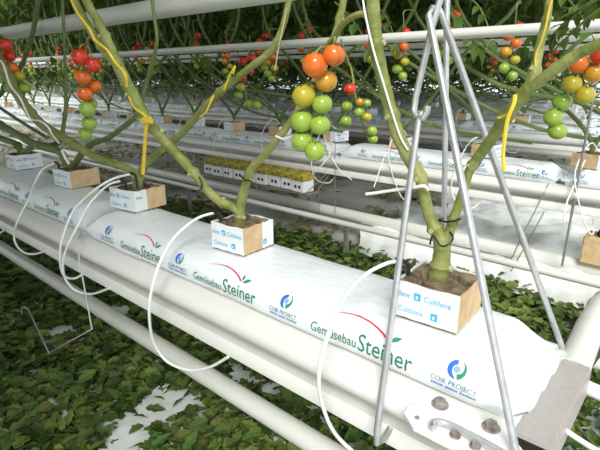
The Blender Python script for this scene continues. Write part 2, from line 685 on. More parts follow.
# front row: measured bags
b1 = make_bag(1.075, 1, [0.194, 0.472, 0.773], [0.130, 0.418, 0.712, 1.004])
b1.location = (-1.195, ROWY[0], ZB)
tag(b1, 'large white printed substrate bag at the bright near end of the front gutter', 'substrate bag', 'printed bags on the front gutter')
b2 = make_bag(1.03, 4, [0.12, 0.42, 0.72], [0.05, 0.35, 0.65, 0.95])
b2.location = (-2.245, ROWY[0] + 0.01, ZB)
tag(b2, 'white printed substrate bag behind the nearest one, with crumpled open right end', 'substrate bag', 'printed bags on the front gutter')
b3 = copy_tree(b2)
b3.location = (-3.30, ROWY[0] + 0.01, ZB)
tag(b3, 'white substrate bag furthest left on the front gutter at the picture edge', 'substrate bag', 'printed bags on the front gutter')
bag_protos = [b2, make_bag(1.03, 8, [0.20, 0.50, 0.80], [0.14, 0.44, 0.74, 0.99])]
bag_first = True
for k in range(1, len(ROWY)):
    y = ROWY[k]
    x = {1: -0.545}.get(k, xr(y) + random.uniform(0.0, 0.4))
    if k == 1:
        x = 0.62
    i = 0
    while x > xl(y):
        i += 1
        pr_ = bag_protos[(i + k) % 2]
        o = bag_protos[1] if (bag_first and pr_ is bag_protos[1]) else copy_tree(pr_)
        if o is bag_protos[1]:
            bag_first = False
        o.location = (x - 1.03, y, ZB)
        tag(o, 'white printed substrate bag on the %s gutter back, %s from the right edge' % (ORD[k], nth(i)), 'substrate bag', 'printed bags on the %s gutter' % ORD[k])
        x -= 1.03 + 0.035


# ------------------------------------------------------------------ rockwool growing blocks
def block(parent, rz=0.0, tan=(1, 0.0, 1.0), h=0.0535, s=0.098, loc=(0, 0, 0), detail=True):
    """tan = list of (face, t0, t1) stretches left unwrapped; faces 0 front,1 right,2 back,3 left"""
    tans = tan if isinstance(tan, list) else [tan]
    mb = MB()
    a = s / 2 - 0.0016
    # body with a hollow plant hole on top
    rings = [[(-a, -a), (a, -a), (a, a), (-a, a)]]
    nseg = 24
    vs_, fs = [], []

    def sq(ang):
        c, q = math.cos(ang), math.sin(ang)
        m = max(abs(c), abs(q))
        return c / m * a, q / m * a
    lev = [(1.0, 0.0, 'sq'), (1.0, h - 0.003, 'sq'), (0.97, h, 'sq'), (0.036, h - 0.001, 'c'), (0.033, h - 0.010, 'c'), (0.028, h - 0.012, 'c'), (0.024, h - 0.004, 'c'), (0.0, h - 0.001, 'c')]
    for r, z, kd in lev:
        for i in range(nseg):
            an = 2 * PI * i / nseg + PI / 4
            if kd == 'sq':
                x, y = sq(an)
                x, y = x * r, y * r
            else:
                rr = r * (1 + 0.12 * math.sin(3 * an + 1))
                x, y = rr * math.cos(an), rr * math.sin(an)
            vs_.append((x, y, z + (0.0015 * math.sin(i * 2.7) if 0.03 < r < 1 else 0)))
    for j in range(len(lev) - 1):
        for i in range(nseg):
            i2 = (i + 1) % nseg
            fs.append((j * nseg + i, j * nseg + i2, (j + 1) * nseg + i2, (j + 1) * nseg + i))
    fs.append(tuple(range(nseg)))
    mb.add(vs_, fs)
    ob = mb.build('growing_block', M['wool'], parent)
    ob.location = loc
    ob.rotation_euler = (0, 0, rz)
    # wrapper: thin paper skin round the four sides, bare tan stretches
    wb = MB()
    H = s / 2
    cs = [(-H, -H), (H, -H), (H, H), (-H, H)]
    for fc in range(4):
        p, q = cs[fc], cs[(fc + 1) % 4]
        cuts = sorted({0.0, 1.0} | {t for (f, t0, t1) in tans if f == fc for t in (t0, t1)})
        for t0, t1 in zip(cuts, cuts[1:]):
            tm = (t0 + t1) / 2
            bare = any(f == fc and a0 <= tm <= a1 for (f, a0, a1) in tans)
            A = (p[0] + (q[0] - p[0]) * t0, p[1] + (q[1] - p[1]) * t0)
            B = (p[0] + (q[0] - p[0]) * t1, p[1] + (q[1] - p[1]) * t1)
            k = 0.965
            z0, z1 = 0.001, h + 0.002
            nb = 6
            vv = []
            for i in range(nb + 1):
                t = i / nb
                X, Y = A[0] + (B[0] - A[0]) * t, A[1] + (B[1] - A[1]) * t
                wig = 0.0012 * math.sin(9 * (t0 + t) + fc * 2 + s * 999)
                vv += [(X, Y, z0 + abs(wig) * 1.5), (X, Y, z1 + wig), (X * k, Y * k, z1 + wig), (X * k, Y * k, h - 0.004)]
            ff = []
            for i in range(nb):
                for c in range(3):
                    ff.append((i * 4 + c, i * 4 + 4 + c, i * 4 + 5 + c, i * 4 + 1 + c))
            wb.add(vv, ff, 1 if bare else 0)
    link('wrapper', wb.mesh('wrapper', [M['wrap'], M['tan']], False), ob)
    if detail:
        tb = MB()
        for fc in range(4):
            p, q = cs[fc], cs[(fc + 1) % 4]
            dx, dy = (q[0] - p[0]) / s, (q[1] - p[1]) / s
            nx, ny = dy, -dx
            fn = lambda u, v: Vector((p[0] + dx * u + nx * 0.0009, p[1] + dy * u + ny * 0.0009, v))

            def free(u0, u1):
                return not any(f == fc and not (u1 / s <= a0 or u0 / s >= a1) for (f, a0, a1) in tans)
            for (u0, v0, txt, wd, sz) in ((0.045, 0.034, 'Cultilene', 0.038, 0.0125), (0.007, 0.011, 'Cultilene', 0.038, 0.0125), (0.003, 0.034, 'tilene', 0.021, 0.0125)):
                if free(u0, u0 + wd):
                    put_text(tb, txt, fn, u0, v0, wd, sz, 0)
            for (u0, v0) in ((0.030, 0.033), (0.056, 0.010)):
                if free(u0, u0 + .010):
                    put_poly(tb, fn, [(u0, v0), (u0 + .010, v0), (u0 + .010, v0 + .011), (u0, v0 + .011)], 0)
                    put_poly(tb, lambda u, v: fn(u, v) + Vector((nx, ny, 0)) * .0004, [(u0 + .003, v0 + .002), (u0 + .006, v0 + .002), (u0 + .006, v0 + .007), (u0 + .003, v0 + .007)], 1)
        if tb.f:
            link('printed_lettering', tb.mesh('printed_lettering', [M['cyan'], M['wrap']], False), ob)
    return ob


ZT = ZB + 0.066          # top of bags
CANOPY_W = 0.42


def foliage_mesh(seed, n, z0, z1, spread=(0.36, 0.34), L=(.28, .42), lobes=True):
    rnd = random.Random(seed)
    mb = MB()
    for i in range(n):
        z = z0 + (z1 - z0) * (i + rnd.random()) / n
        a = rnd.uniform(0, 2 * PI)
        r = rnd.uniform(0, .5)
        wd = 1.0 + 1.1 * sm(1.45 - ZT, 1.9 - ZT, z)  # upper crown widened beyond its real spread to block skylight between rows
        b = Vector((math.cos(a) * spread[0] * r, math.sin(a) * spread[1] * r * wd, z + .12))
        compound_leaf(mb, b, Vector((math.cos(a), math.sin(a), rnd.uniform(-.1, .5))), rnd.uniform(*L), rnd, 0, 1, rnd.uniform(.4, .9), lobes)
    return mb.mesh('foliage', [M['leaf'], M['stem_dark']], False)


# ------------------------------------------------------------------ front row plants
def stem_obj(name, pts, parent, y=None, mt=None, nodes=True, per=5, seed=0, seg=10):
    """pts: (u, v, y, width px)"""
    P = [py(u, v, yy) for (u, v, yy, wd) in pts]
    R = [max(0.0012, pw(pts[i][3], P[i]) / 2 * .90) for i in range(len(pts))]
    Q, RR = smooth_path(P, per, R)
    rnd = random.Random(seed)
    RR = [r * (1 + 0.06 * rnd.uniform(-1, 1)) * (1.30 if nodes and i % 13 == 9 else 1.0) for i, r in enumerate(RR)]
    b = MB()
    b.tube([p - parent.location for p in Q], RR, seg)
    if nodes:       # pale leaf scars
        for i in range(9, len(Q) - 2, 13):
            t = (Q[i + 1] - Q[i - 1]).normalized()
            side = t.cross(-F_).normalized() * rnd.choice((-1, 1)) * .7 - F_ * .6
            side = (side - t * side.dot(t)).normalized()
            c = Q[i] - parent.location
            b.tube([c + side * RR[i] * .6, c + side * RR[i] * 1.08], RR[i] * rnd.uniform(.2, .32), 8, 1)
    return b.build(name, [mt or M['stem'], M['clip_scar']], parent)


M['clip_scar'] = mat('leaf_scar', (0.55, 0.52, 0.28), 0.7, col2=(0.40, 0.33, 0.15), scale=60)


def truss(parent, fruits, ped, pr=0.0028, base=None):
    """fruits: (point, radius, colour); ped: points of the stalk (world)"""
    o0 = base if base is not None else parent.location
    b = MB()
    P = smooth_path(ped, 5)
    b.tube([p - o0 for p in P], pr, 7)
    for c, r, kx in fruits:
        # short pedicel to the nearest stalk point
        q = min(P, key=lambda p: (p - (c + Vector((0, 0, r)))).length)
        top = c + Vector((0, 0, r * .84))
        b.tube([q - o0, (q + top) / 2 + Vector((0, 0, r * .25)) - o0, top - o0], pr * .6, 6)
        add_sepals(b, c - o0, r, 1)
    t = b.build('truss', [M['stem'], M['sepal']], parent, fix=False)
    for c, r, kx in fruits:
        m = link('tomato', TM[kx], t, c - o0)
        m.scale = (r, r, r * random.uniform(.97, 1.06))
        m.rotation_euler = (random.uniform(-.25, .25), random.uniform(-.25, .25), random.uniform(0, 6))
    return t


def fruit_px(lst, y, dy=0.0):
    out = []
    for i, t in enumerate(lst):
        u, v, r, c = t[:4]
        yy = y + (t[4] if len(t) > 4 else ((i % 3) - 1) * dy)
        p = py(u, v, yy)
        out.append((p, pw(r, p), c))
    return out


def twine(parent, name, pts, wpx, mt):
    P = [py(u, v, yy) for (u, v, yy) in pts]
    b = MB()
    Q = smooth_path(P, 4)
    b.tube([p - parent.location for p in Q], pw(wpx, P[0]) / 2, 6)
    return b.build(name, mt, parent)


GRP = 'tomato plants rooted in the front row'
YC = 0.618
# plant 1 (nearest)
c = (-0.262, 0.607)
p1 = empty('tomato_plant', (c[0], c[1], ZT))
tag(p1, 'two-stemmed tomato plant in the nearest white block, big ripening truss hanging left', 'tomato plant', GRP)
block(p1, math.radians(3), [(1, 0.0, 1.0)], s=0.094)
stem_obj('stem', [(437, 294, .612, 24), (438, 280, .612, 22), (441, 262, .612, 20), (442, 246, .612, 19), (439, 236, .611, 16), (429, 214, .606, 14), (424, 194, .60, 13), (420, 177, .595, 14),
                  (408, 156, .59, 15), (397, 132, .58, 15), (389, 105, .575, 15), (383, 80, .57, 15), (377, 50, .56, 15), (374, 20, .555, 15), (372, -15, .55, 15), (371, -90, .54, 14)], p1, seed=1)
stem_obj('stem', [(443, 255, .614, 15), (448, 236, .616, 12), (455, 215, .618, 11), (463, 192, .618, 10), (469, 172, .615, 11), (479, 156, .61, 12), (491, 140, .60, 13), (506, 117, .59, 15),
                  (520, 98, .58, 15), (531, 84, .575, 15), (537, 60, .58, 10), (541, 40, .58, 9.5), (546, 22, .58, 9.5), (549, 0, .58, 8.5), (552, -60, .58, 8)], p1, seed=2)
stem_obj('side_shoot', [(526, 91, .576, 12), (541, 80, .57, 13), (560, 66, .565, 13), (580, 53, .56, 13), (602, 43, .555, 13), (640, 27, .55, 12), (700, 0, .54, 11)], p1, seed=3)
T1 = [(315, 65, 13, 'orange', -.012), (334, 55, 11.5, 'orange', 0.0), (326, 81, 11.5, 'amber', .012), (304, 96, 12, 'lime', -.008), (322, 104, 10.5, 'green', .01), (302, 121, 11.5, 'green', -.006),
      (320, 125, 10.5, 'green', .008), (302, 141, 11, 'green', 0), (315, 151, 10.5, 'green', .006)]
truss(p1, fruit_px(T1, .57), [py(*q) for q in ((372, 18, .555), (360, 14, .56), (345, 22, .568), (335, 36, .575), (327, 48, .58), (320, 75, .585), (314, 100, .585), (311, 125, .585), (309, 145, .582))], 0.0042)
twine(p1, 'support_twine', [(363, 0, .545), (366, 18, .543), (374, 52, .545), (384, 85, .555), (393, 115, .565), (401, 138, .572), (408, 150, .58)], 2.2, M['clip'])
twine(p1, 'stem_tie', [(366, 194, .60), (375, 193, .60), (395, 190, .597), (412, 188, .585), (424, 186, .582), (428, 190, .59)], 3.0, M['clip'])
twine(p1, 'support_twine', [(515, 95, .565), (514, 103, .563), (508, 118, .562), (505, 135, .565), (503, 155, .567), (504, 171, .568)], 4.2, M['yellow'])
twine(p1, 'support_twine', [(498, 118, .575), (504, 116, .572), (510, 112, .565), (514, 104, .566)], 2.6, M['yellow'])
twine(p1, 'support_twine', [(555, -10, .573), (549, 10, .57), (546, 25, .568), (541, 42, .57), (536, 54, .572), (535, 66, .572)], 1.8, M['yellow'])
twine(p1, 'stem_ring', [(430, 244, .598), (433, 236, .59), (441, 246, .588), (449, 244, .592), (453, 238, .60), (450, 232, .61)], 2.0, M['black'])
# drooping leaf near the top right corner
b = MB()
rnd = random.Random(5)
for (u, v, L_, dx, dz) in ((606, -6, .085, -.9, -.35), (600, -18, .07, -.6, -.5), (618, 0, .08, -.8, -.3)):
    compound_leaf(b, py(u, v, .95) - p1.location, Vector((dx, .1, dz)), L_, rnd, 0, 1, .4)
b.build('foliage', [M['leaf'], M['stem_dark']], p1, smooth=False, fix=False)
# plant 2
p2 = empty('tomato_plant', (-0.690, 0.614, ZT))
tag(p2, 'forked tomato plant rooted in the middle block, its stem leaning far left with yellow twine', 'tomato plant', GRP)
block(p2, math.radians(4), [(1, 0.0, 0.62)], s=0.088)
stem_obj('stem', [(240, 236, .614, 13), (240, 225, .614, 12), (240, 214, .614, 11), (241, 203, .614, 11), (246, 184, .612, 10), (252, 168, .61, 9), (263, 157, .608, 8.5), (275, 142, .606, 8), (287, 127, .604, 8),
                  (298, 110, .61, 8), (312, 86, .62, 8), (326, 58, .63, 8), (338, 25, .63, 8), (345, -10, .63, 8), (350, -60, .63, 8)], p2, seed=4)
stem_obj('stem', [(240, 214, .612, 9), (233, 207, .608, 10), (221, 202, .602, 10), (207, 190, .595, 10), (199, 179, .59, 10.5), (185, 163, .585, 11), (173, 150, .58, 11), (160, 136, .575, 11.5), (148, 121, .57, 12),
                  (138, 103, .565, 12), (128, 86, .56, 13), (117, 63, .555, 13), (107, 40, .55, 10.5), (97, 20, .55, 10), (86, 0, .55, 9.5), (60, -60, .55, 9)], p2, seed=5)
stem_obj('side_shoot', [(120, 68, .553, 9), (110, 58, .548, 9), (99, 43, .545, 9), (87, 24, .543, 9), (76, 4, .542, 9), (55, -40, .54, 8)], p2, seed=6)
T3 = [(80, 57, 8.7, 'red', -.02), (93, 65, 7.6, 'red', 0), (83, 77, 8.1, 'orange', -.01), (95, 86, 6.5, 'orange', .02), (85, 94, 7.8, 'orange', -.005), (92, 104, 5.5, 'green', .02), (87, 109, 7.8, 'green', -.01), (89, 123, 7.4, 'green', 0),
      (85, 134, 6.8, 'green', .012)]
truss(p2, fruit_px(T3, .56), [py(*q) for q in ((100, 44, .545), (92, 36, .55), (87, 42, .558), (86, 55, .565), (88, 75, .57), (88, 95, .57), (88, 115, .57), (87, 130, .57))], 0.003)
twine(p2, 'support_twine', [(70, -4, .535), (77, 12, .533), (90, 30, .535), (95, 40, .537), (107, 50, .54), (115, 62, .545), (125, 74, .545), (127, 86, .553), (130, 98, .553), (135, 108, .556), (143, 114, .556), (149, 121, .558)], 3.0, M['yellow'])
twine(p2, 'support_twine', [(150, 119, .555), (147, 123, .553), (146, 132, .556), (145, 145, .56), (144, 158, .562), (143, 174, .564)], 4.0, M['yellow'])
twine(p2, 'twine_knot', [(143, 121, .555), (147, 121, .552), (151, 120, .555)], 7.5, M['yellow'])
twine(p2, 'stem_tie', [(276, 136, .60), (284, 139, .595), (292, 136, .59), (300, 131, .585), (306, 129, .585)], 2.2, M['clip'])
twine(p2, 'stem_ring', [(241, 176, .60), (245, 180, .596), (251, 181, .60), (254, 186, .603)], 1.8, M['black'])
twine(p2, 'stem_ring', [(199, 177, .58), (202, 184, .578), (200, 190, .585), (198, 193, .59)], 1.8, M['black'])
# plant 3
p3 = empty('tomato_plant', (-1.135, 0.645, ZT))
tag(p3, 'tomato plant in the block at the left end of the nearest bag', 'tomato plant', GRP)
block(p3, math.radians(8), [(1, 0.38, 1.0)], s=0.10)
stem_obj('stem', [(138, 200, .645, 13), (138, 186, .645, 12), (139, 175, .645, 10), (150, 160, .64, 8), (165, 147, .63, 8), (180, 135, .62, 8), (200, 113, .61, 8), (220, 92, .60, 8), (247, 70, .60, 8), (270, 52, .60, 8), (280, 34, .60, 7),
                  (287, 10, .60, 7), (292, -20, .60, 7), (296, -60, .60, 7)], p3, seed=7)
stem_obj('stem', [(139, 180, .645, 8), (130, 170, .645, 8), (113, 163, .64, 8), (96, 157, .635, 8.5), (80, 148, .63, 9), (62, 137, .625, 10), (44, 126, .62, 10), (32, 114, .61, 10), (20, 98, .60, 11), (10, 80, .595, 11), (0, 62, .59, 11), (-20, 30, .58, 11)], p3, seed=8)
twine(p3, 'support_twine', [(-4, 58, .57), (3, 64, .57), (10, 85, .575), (20, 98, .58), (30, 118, .598), (40, 121, .60), (48, 127, .605), (52, 134, .61), (59, 143, .61)], 2.0, M['clip'])
twine(p3, 'support_twine', [(62, 150, .61), (65, 157, .612), (69, 164, .615)], 2.6, M['clip'])
twine(p3, 'support_twine', [(233, 74, .585), (235, 66, .583), (229, 77, .585), (224, 90, .588)], 1.8, M['yellow'])
twine(p3, 'support_twine', [(200, 117, .592), (206, 112, .59), (211, 101, .59), (214, 95, .595)], 1.8, M['yellow'])
twine(p3, 'support_twine', [(287, 8, .59), (282, 32, .588), (279, 45, .588), (275, 70, .59)], 1.5, M['clip_scar'])
T4 = [(6, 45, 6.6, 'red', -.01), (9, 56, 6.1, 'red', .01), (13, 68, 5.7, 'orange', 0), (20, 76, 5.4, 'lime', .01), (25, 88, 5.2, 'green', 0), (5, 76, 6, 'green', .02), (10, 88, 5.5, 'green', .02)]
truss(p3, fruit_px(T4, .62), [py(*q) for q in ((-8, 45, .59), (-2, 35, .60), (5, 38, .625), (10, 55, .635), (14, 72, .635), (17, 88, .635))], 0.0028)
# plants 4, 5
p4 = empty('tomato_plant', (-1.525, 0.660, ZT))
tag(p4, 'dim tomato plant in the half brown block near the left edge', 'tomato plant', GRP)
block(p4, math.radians(6), [(1, 0.0, 1.0)])
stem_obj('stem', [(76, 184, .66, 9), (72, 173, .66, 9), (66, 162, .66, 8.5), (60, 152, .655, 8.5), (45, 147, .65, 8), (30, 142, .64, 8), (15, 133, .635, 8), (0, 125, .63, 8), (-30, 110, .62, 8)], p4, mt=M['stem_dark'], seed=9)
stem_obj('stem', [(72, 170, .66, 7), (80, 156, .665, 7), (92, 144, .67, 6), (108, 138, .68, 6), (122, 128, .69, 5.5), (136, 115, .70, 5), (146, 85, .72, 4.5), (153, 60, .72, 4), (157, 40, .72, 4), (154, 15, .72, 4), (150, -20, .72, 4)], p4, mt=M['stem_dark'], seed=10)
p5 = empty('tomato_plant', (-1.990, 0.668, ZT))
tag(p5, 'dim tomato plant in the leftmost block, at the picture edge', 'tomato plant', GRP)
block(p5, math.radians(4), [(0, 0.0, 0.22), (1, 0.0, 0.0)])
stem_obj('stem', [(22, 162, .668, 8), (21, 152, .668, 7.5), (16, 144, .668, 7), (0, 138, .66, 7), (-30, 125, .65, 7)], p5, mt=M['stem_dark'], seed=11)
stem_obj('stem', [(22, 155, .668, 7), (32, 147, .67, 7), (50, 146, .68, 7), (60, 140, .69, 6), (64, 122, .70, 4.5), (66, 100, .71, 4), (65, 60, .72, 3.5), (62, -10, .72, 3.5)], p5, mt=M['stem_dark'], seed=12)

# ------------------------------------------------------------------ plants of the rows behind (and the shaded far left of the front row)
FOL_HIGH = [foliage_mesh(150 + i, 110, 1.42 - ZT, 3.0 - ZT, (.45, .55), (.22, .34)) for i in range(4)]
FOL = [foliage_mesh(100 + i, 120, 1.14 - ZT, 3.0 - ZT, (.45, .62), (.22, .34)) for i in range(4)]
FOL_FAR = [foliage_mesh(200 + i, 110, 1.10 - ZT, 3.1 - ZT, (.55, .62), (.28, .42), False) for i in range(3)]
FOL_TOP = [foliage_mesh(300 + i, 60, 1.50 - ZT, 3.0 - ZT, (.45, .6)) for i in range(2)]


def plant_proto(seed, near, fol, low=True, stems=(-1, 1)):
    rnd = random.Random(seed)
    o = empty('tomato_plant', (0, 0, 0))
    block(o, rnd.uniform(-.2, .2), [(rnd.choice((0, 1)), 0.0, rnd.choice((.4, .6, 1.0)))], detail=near)
    ends = []
    for sg in (-1, 1):
        b = MB()
        x1 = sg * rnd.uniform(.30, .75)
        yy = rnd.uniform(-.10, .10)
        P = [Vector((0, 0, .05)), Vector((0.01 * sg, 0, .10)), Vector((.10 * sg, yy * .3, .20)), Vector((x1 * .6, yy, .38 + rnd.uniform(-.05, .08))), Vector((x1, yy, .62)), Vector((x1 * 1.1, yy * 1.2, .95)), Vector((x1 * 1.05, yy, 1.6)), Vector((x1, yy, 2.4))]
        Q, RR = smooth_path(P, 4, [.010, .009, .0085, .008, .0085, .008, .007, .006])
        b.tube(Q, RR, 7)
        b.build('stem', M['stem_dark'], o)
        ends.append((x1 * 1.02, yy))
    for sg in stems:        # older stems layered along the row
        b = MB()
        xs, yy = rnd.uniform(-.5, .5), rnd.uniform(-.16, .16)
        P = [Vector((xs - .75 * sg, yy, .10 + rnd.uniform(-.05, .12))), Vector((xs - .3 * sg, yy + .02, .17 + rnd.uniform(-.05, .10))), Vector((xs + .1 * sg, yy, .30)), Vector((xs + .45 * sg, yy, .52)), Vector((xs + .62 * sg, yy, .85)), Vector((xs + .64 * sg, yy, 1.5))]
        Q, RR = smooth_path(P, 4, [.007, .008, .008, .0075, .007, .006])
        b.tube(Q, RR, 6)
        b.build('stem', M['stem_dark'], o)
    b = MB()
    for q in range(9 if low else 2):          # withered leaf stalks and shoots hanging among the stems
        x0, y0, z0 = rnd.uniform(-.4, .4), rnd.uniform(-.25, .25), rnd.uniform(.45, .75)
        compound_leaf(b, Vector((x0, y0, z0)), Vector((rnd.uniform(-1, 1), rnd.uniform(-1, .4), rnd.uniform(-.9, .1))), rnd.uniform(.12, .24), rnd, 0, 1, rnd.uniform(.4, .9), False)
    link('foliage', b.mesh('foliage', [M['leaf'], M['stem_dark']], False), o)
    fo = link('foliage', fol, o)
    # trusses
    for q in range((2, 1)[seed % 2] if near else (1, 0)[seed % 2]):
        x1, yy = ends[q % 2]
        base = Vector((x1 + rnd.uniform(-.06, .06), yy - rnd.uniform(.05, .12), (.60, .56, .80)[q] + rnd.uniform(-.08, .06)))
        n = 7 if near else 6
        fr = []
        ripe = rnd.choice((0, 1, 1, 2))
        seq = (['red'] * ripe + ['orange'] + ['orange', 'amber', 'lime', 'green', 'green', 'green', 'green'])[:n]
        for i in range(n):
            fr.append((base + Vector(((-1) ** i * .020 + rnd.uniform(-.006, .006), rnd.uniform(-.015, .015), -.035 - .030 * i)), rnd.uniform(.019, .023), seq[i]))
        ped = [Vector((x1, yy, base.z + .06)), base + Vector((0, 0, .05)), base, base + Vector((0, 0.01, -.03 * n * .5)), base + Vector((0, .01, -.03 * n))]
        if near:
            truss(o, fr, ped, .0025, base=Vector((0, 0, 0)))
        else:
            b = MB()
            b.tube(ped, .003, 5, 0)
            for cc, r, kx in fr:
                vs_, fs = [], []
                nu, nv = 8, 5
                for j in range(nv + 1):
                    th = PI * j / nv
                    vs_ += [(cc.x + r * math.sin(th) * math.cos(2 * PI * i / nu), cc.y + r * math.sin(th) * math.sin(2 * PI * i / nu), cc.z + r * math.cos(th)) for i in range(nu)]
                for j in range(nv):
                    for i in range(nu):
                        i2 = (i + 1) % nu
                        fs.append((j * nu + i, (j + 1) * nu + i, (j + 1) * nu + i2, j * nu + i2))
                b.add(vs_, fs, 1 + TKEYS.index(kx))
            link('truss', b.mesh('truss', [M['stem_dark']] + [TOM[k] for k in TKEYS]), o)
    return o


protos_near = [plant_proto(40 + i, True, FOL[i % 4]) for i in range(4)]
protos_second = [plant_proto(90 + i, True, FOL_HIGH[i % 4], False, (-1,)) for i in range(4)]
protos_far = [plant_proto(60 + i, False, FOL_FAR[i % 3]) for i in range(4)]
protos_top = [plant_proto(80 + i, False, FOL_TOP[i % 2]) for i in range(2)]
used = set()


def take(protos, i):
    p = protos[i % len(protos)]
    if p.name in used:
        return copy_tree(p)
    used.add(p.name)
    return p


# front row, left of the measured blocks
for p, m in ((p3, 0), (p4, 1), (p5, 0)):
    link('foliage', FOL_TOP[m], p)  # out-of-view leaf crowns added to shade the left part of the row
for i, x in enumerate((-2.45, -2.9, -3.3)):
    o = take(protos_top, i)
    o.location = (x, YC + .04, ZT)
    tag(o, 'shaded tomato plant on the front gutter beyond the left edge, %s from the edge' % nth(i + 1), 'tomato plant', GRP)
# unseen row behind the camera, added to shade the left side
YN = -1.16
for i in range(11):
    x = -.45 - .43 * i
    o = take(protos_far, i)
    o.location = (x, YN + .098, ZT)
    tag(o, 'unseen tomato plant added for shade across the aisle, %s from its near end' % nth(i + 1), 'tomato plant', 'unseen plants of the added shade row')
for i in range(5):
    o = copy_tree(bag_protos[i % 2])
    o.location = (-1.3 - 1.065 * i, YN, ZB)
    tag(o, 'unseen white substrate bag in the added shade row, %s from its near end' % nth(i + 1), 'substrate bag', 'unseen bags of the added shade row')
mb = MB()
mb.extrude_x([(q[0] + YN - ROWY[0], q[1] + ZB) for q in GP], -6.2, -.115)
tag(mb.build('growing_gutter', M['gutter']), 'unseen white growing gutter of the added shade row across the aisle', 'gutter', 'long growing gutters')
dripm = MB()
dripm.tube(smooth_path([(.02, -.02, .075), (-.01, -.06, .10), (-.03, -.11, .06), (-.05, -.15, -.06), (-.05, -.155, -.13), (-.02, -.14, -.19), (.03, -.11, -.20), (.05, -.085, -.17)], 5), .0025, 6)
drip_me = dripm.mesh('drip_tube', M['tube'])
dripm = MB()
dripm.tube(smooth_path([(.02, -.02, .075), (.0, -.05, .11), (-.02, -.10, .08), (-.03, -.14, .0), (.0, -.15, -.10), (.04, -.13, -.20), (.06, -.10, -.22), (.05, -.085, -.17)], 5), .0025, 6)
drip_me2 = dripm.mesh('drip_tube', M['tube'])
for k in range(1, len(ROWY)):
    y = ROWY[k]
    sp = {1: 0.41, 2: 0.45, 3: 0.50, 4: 0.55, 5: 0.6, 6: 0.62, 7: 0.66}[k]
    x = {1: -0.354, 2: -0.72}.get(k, xr(y) - random.uniform(0, .3))
    i = 0
    while x > xl(y):
        i += 1
        o = take(protos_second if k == 1 else protos_near if k == 2 else protos_far, i * 7 + k * 3 + random.randint(0, 3))
        o.location = (x, y + .098, ZT)
        o.rotation_euler = (0, 0, random.uniform(-.12, .12))
        zs = random.uniform(.96, 1.05)
        tag(o, 'tomato plant on the %s gutter back, %s from the right edge of the picture' % (ORD[k], nth(i)), 'tomato plant', 'tomato plants on the %s gutter' % ORD[k])
        if k <= 2:
            d = link('drip_tube', (drip_me, drip_me2)[i % 2], None, (x, y + .098, ZT - .012))
            d.rotation_euler = (0, 0, random.uniform(-.3, .3))
            tag(d, 'white drip tube looping from the %s block of the %s gutter, counted from right' % (nth(i), ORD[k]), 'drip tube', 'drip tubes of the rows behind')
        x -= sp * (random.uniform(.97, 1.03) if k == 1 else random.uniform(.94, 1.06))

# two measured trusses hanging from plants of the second row into the path
row2 = sorted([o for o in COL.objects if o.get('group') == 'tomato plants on the second gutter'], key=lambda o: -o.location.x)


def at_row2(fr_px, ped_px, yb):
    fr = fruit_px(fr_px, yb, .01)
    ped = [py(*q) for q in ped_px]
    mx = sum(f[0].x for f in fr) / len(fr)
    own = min(row2, key=lambda o: abs(o.location.x - mx))
    bpy.context.view_layer.update()
    inv = Matrix.Rotation(-own.rotation_euler.z, 4, 'Z') @ Matrix.Translation(-own.location)
    truss(own, [(inv @ f[0], f[1], f[2]) for f in fr], [inv @ q for q in ped], .0035, base=Vector((0, 0, 0)))


at_row2([(350, 89, 6.2, 'red'), (360, 102, 4.3, 'amber'), (347, 106, 5.5, 'green'), (367, 103, 4.2, 'green'), (359.5, 112.5, 5.6, 'green'), (346, 121, 5.8, 'green'), (367, 117, 5, 'lime'), (372, 131, 5.3, 'green'), (373, 139, 5, 'green')],
        [(338, 30, 1.75), (346, 55, 1.5), (352, 72, 1.35), (355, 95, 1.32), (360, 115, 1.32), (367, 135, 1.32)], 1.3)
at_row2([(243, 61, 4.6, 'red'), (252, 58, 4.4, 'red'), (250, 70, 4.2, 'red'), (243, 77, 4.0, 'red'), (241, 87, 4.4, 'lime'), (239, 95, 4.4, 'green'), (249, 104, 4.4, 'green'), (257, 105, 4.4, 'green')],
        [(250, 35, 2.05), (249, 50, 1.85), (246, 65, 1.77), (244, 85, 1.77), (247, 100, 1.77)], 1.75)
at_row2([(578, 64, 9.6, 'orange'), (600, 55, 9, 'red'), (594, 73.5, 9.4, 'amber'), (572, 84, 9.4, 'lime'), (585, 95, 9.4, 'lime'), (562, 102, 9.3, 'green'), (553, 117.5, 9.3, 'green'), (557.5, 131, 9.2, 'green')],
        [(625, 10, 1.4), (612, 25, 1.2), (598, 45, 1.06), (588, 65, 1.03), (578, 85, 1.03), (565, 105, 1.03), (558, 122, 1.03)], 1.0)

# ------------------------------------------------------------------ front row drip tubes
DG = 'white drip tubes of the front row'


def drip(pts, label, wpx=4.0):
    P = [py(*q) for q in pts]
    t = empty('drip_tube', P[0])
    tag(t, label, 'drip tube', DG)
    b = MB()
    b.tube([p - P[0] for p in smooth_path(P, 6)], 0.0030, 8)
    b.build('hose', M['tube'], t)
    # black elbow stake pushed into the block
    q = P[0]
    b = MB()
    b.tube(smooth_path([Vector((-.004, 0, .001)), Vector((.008, 0.002, .001)), Vector((.014, .004, -.006)), Vector((.016, .005, -.035))], 3), .0038, 6)
    b.build('stake', M['black'], t)
    return t


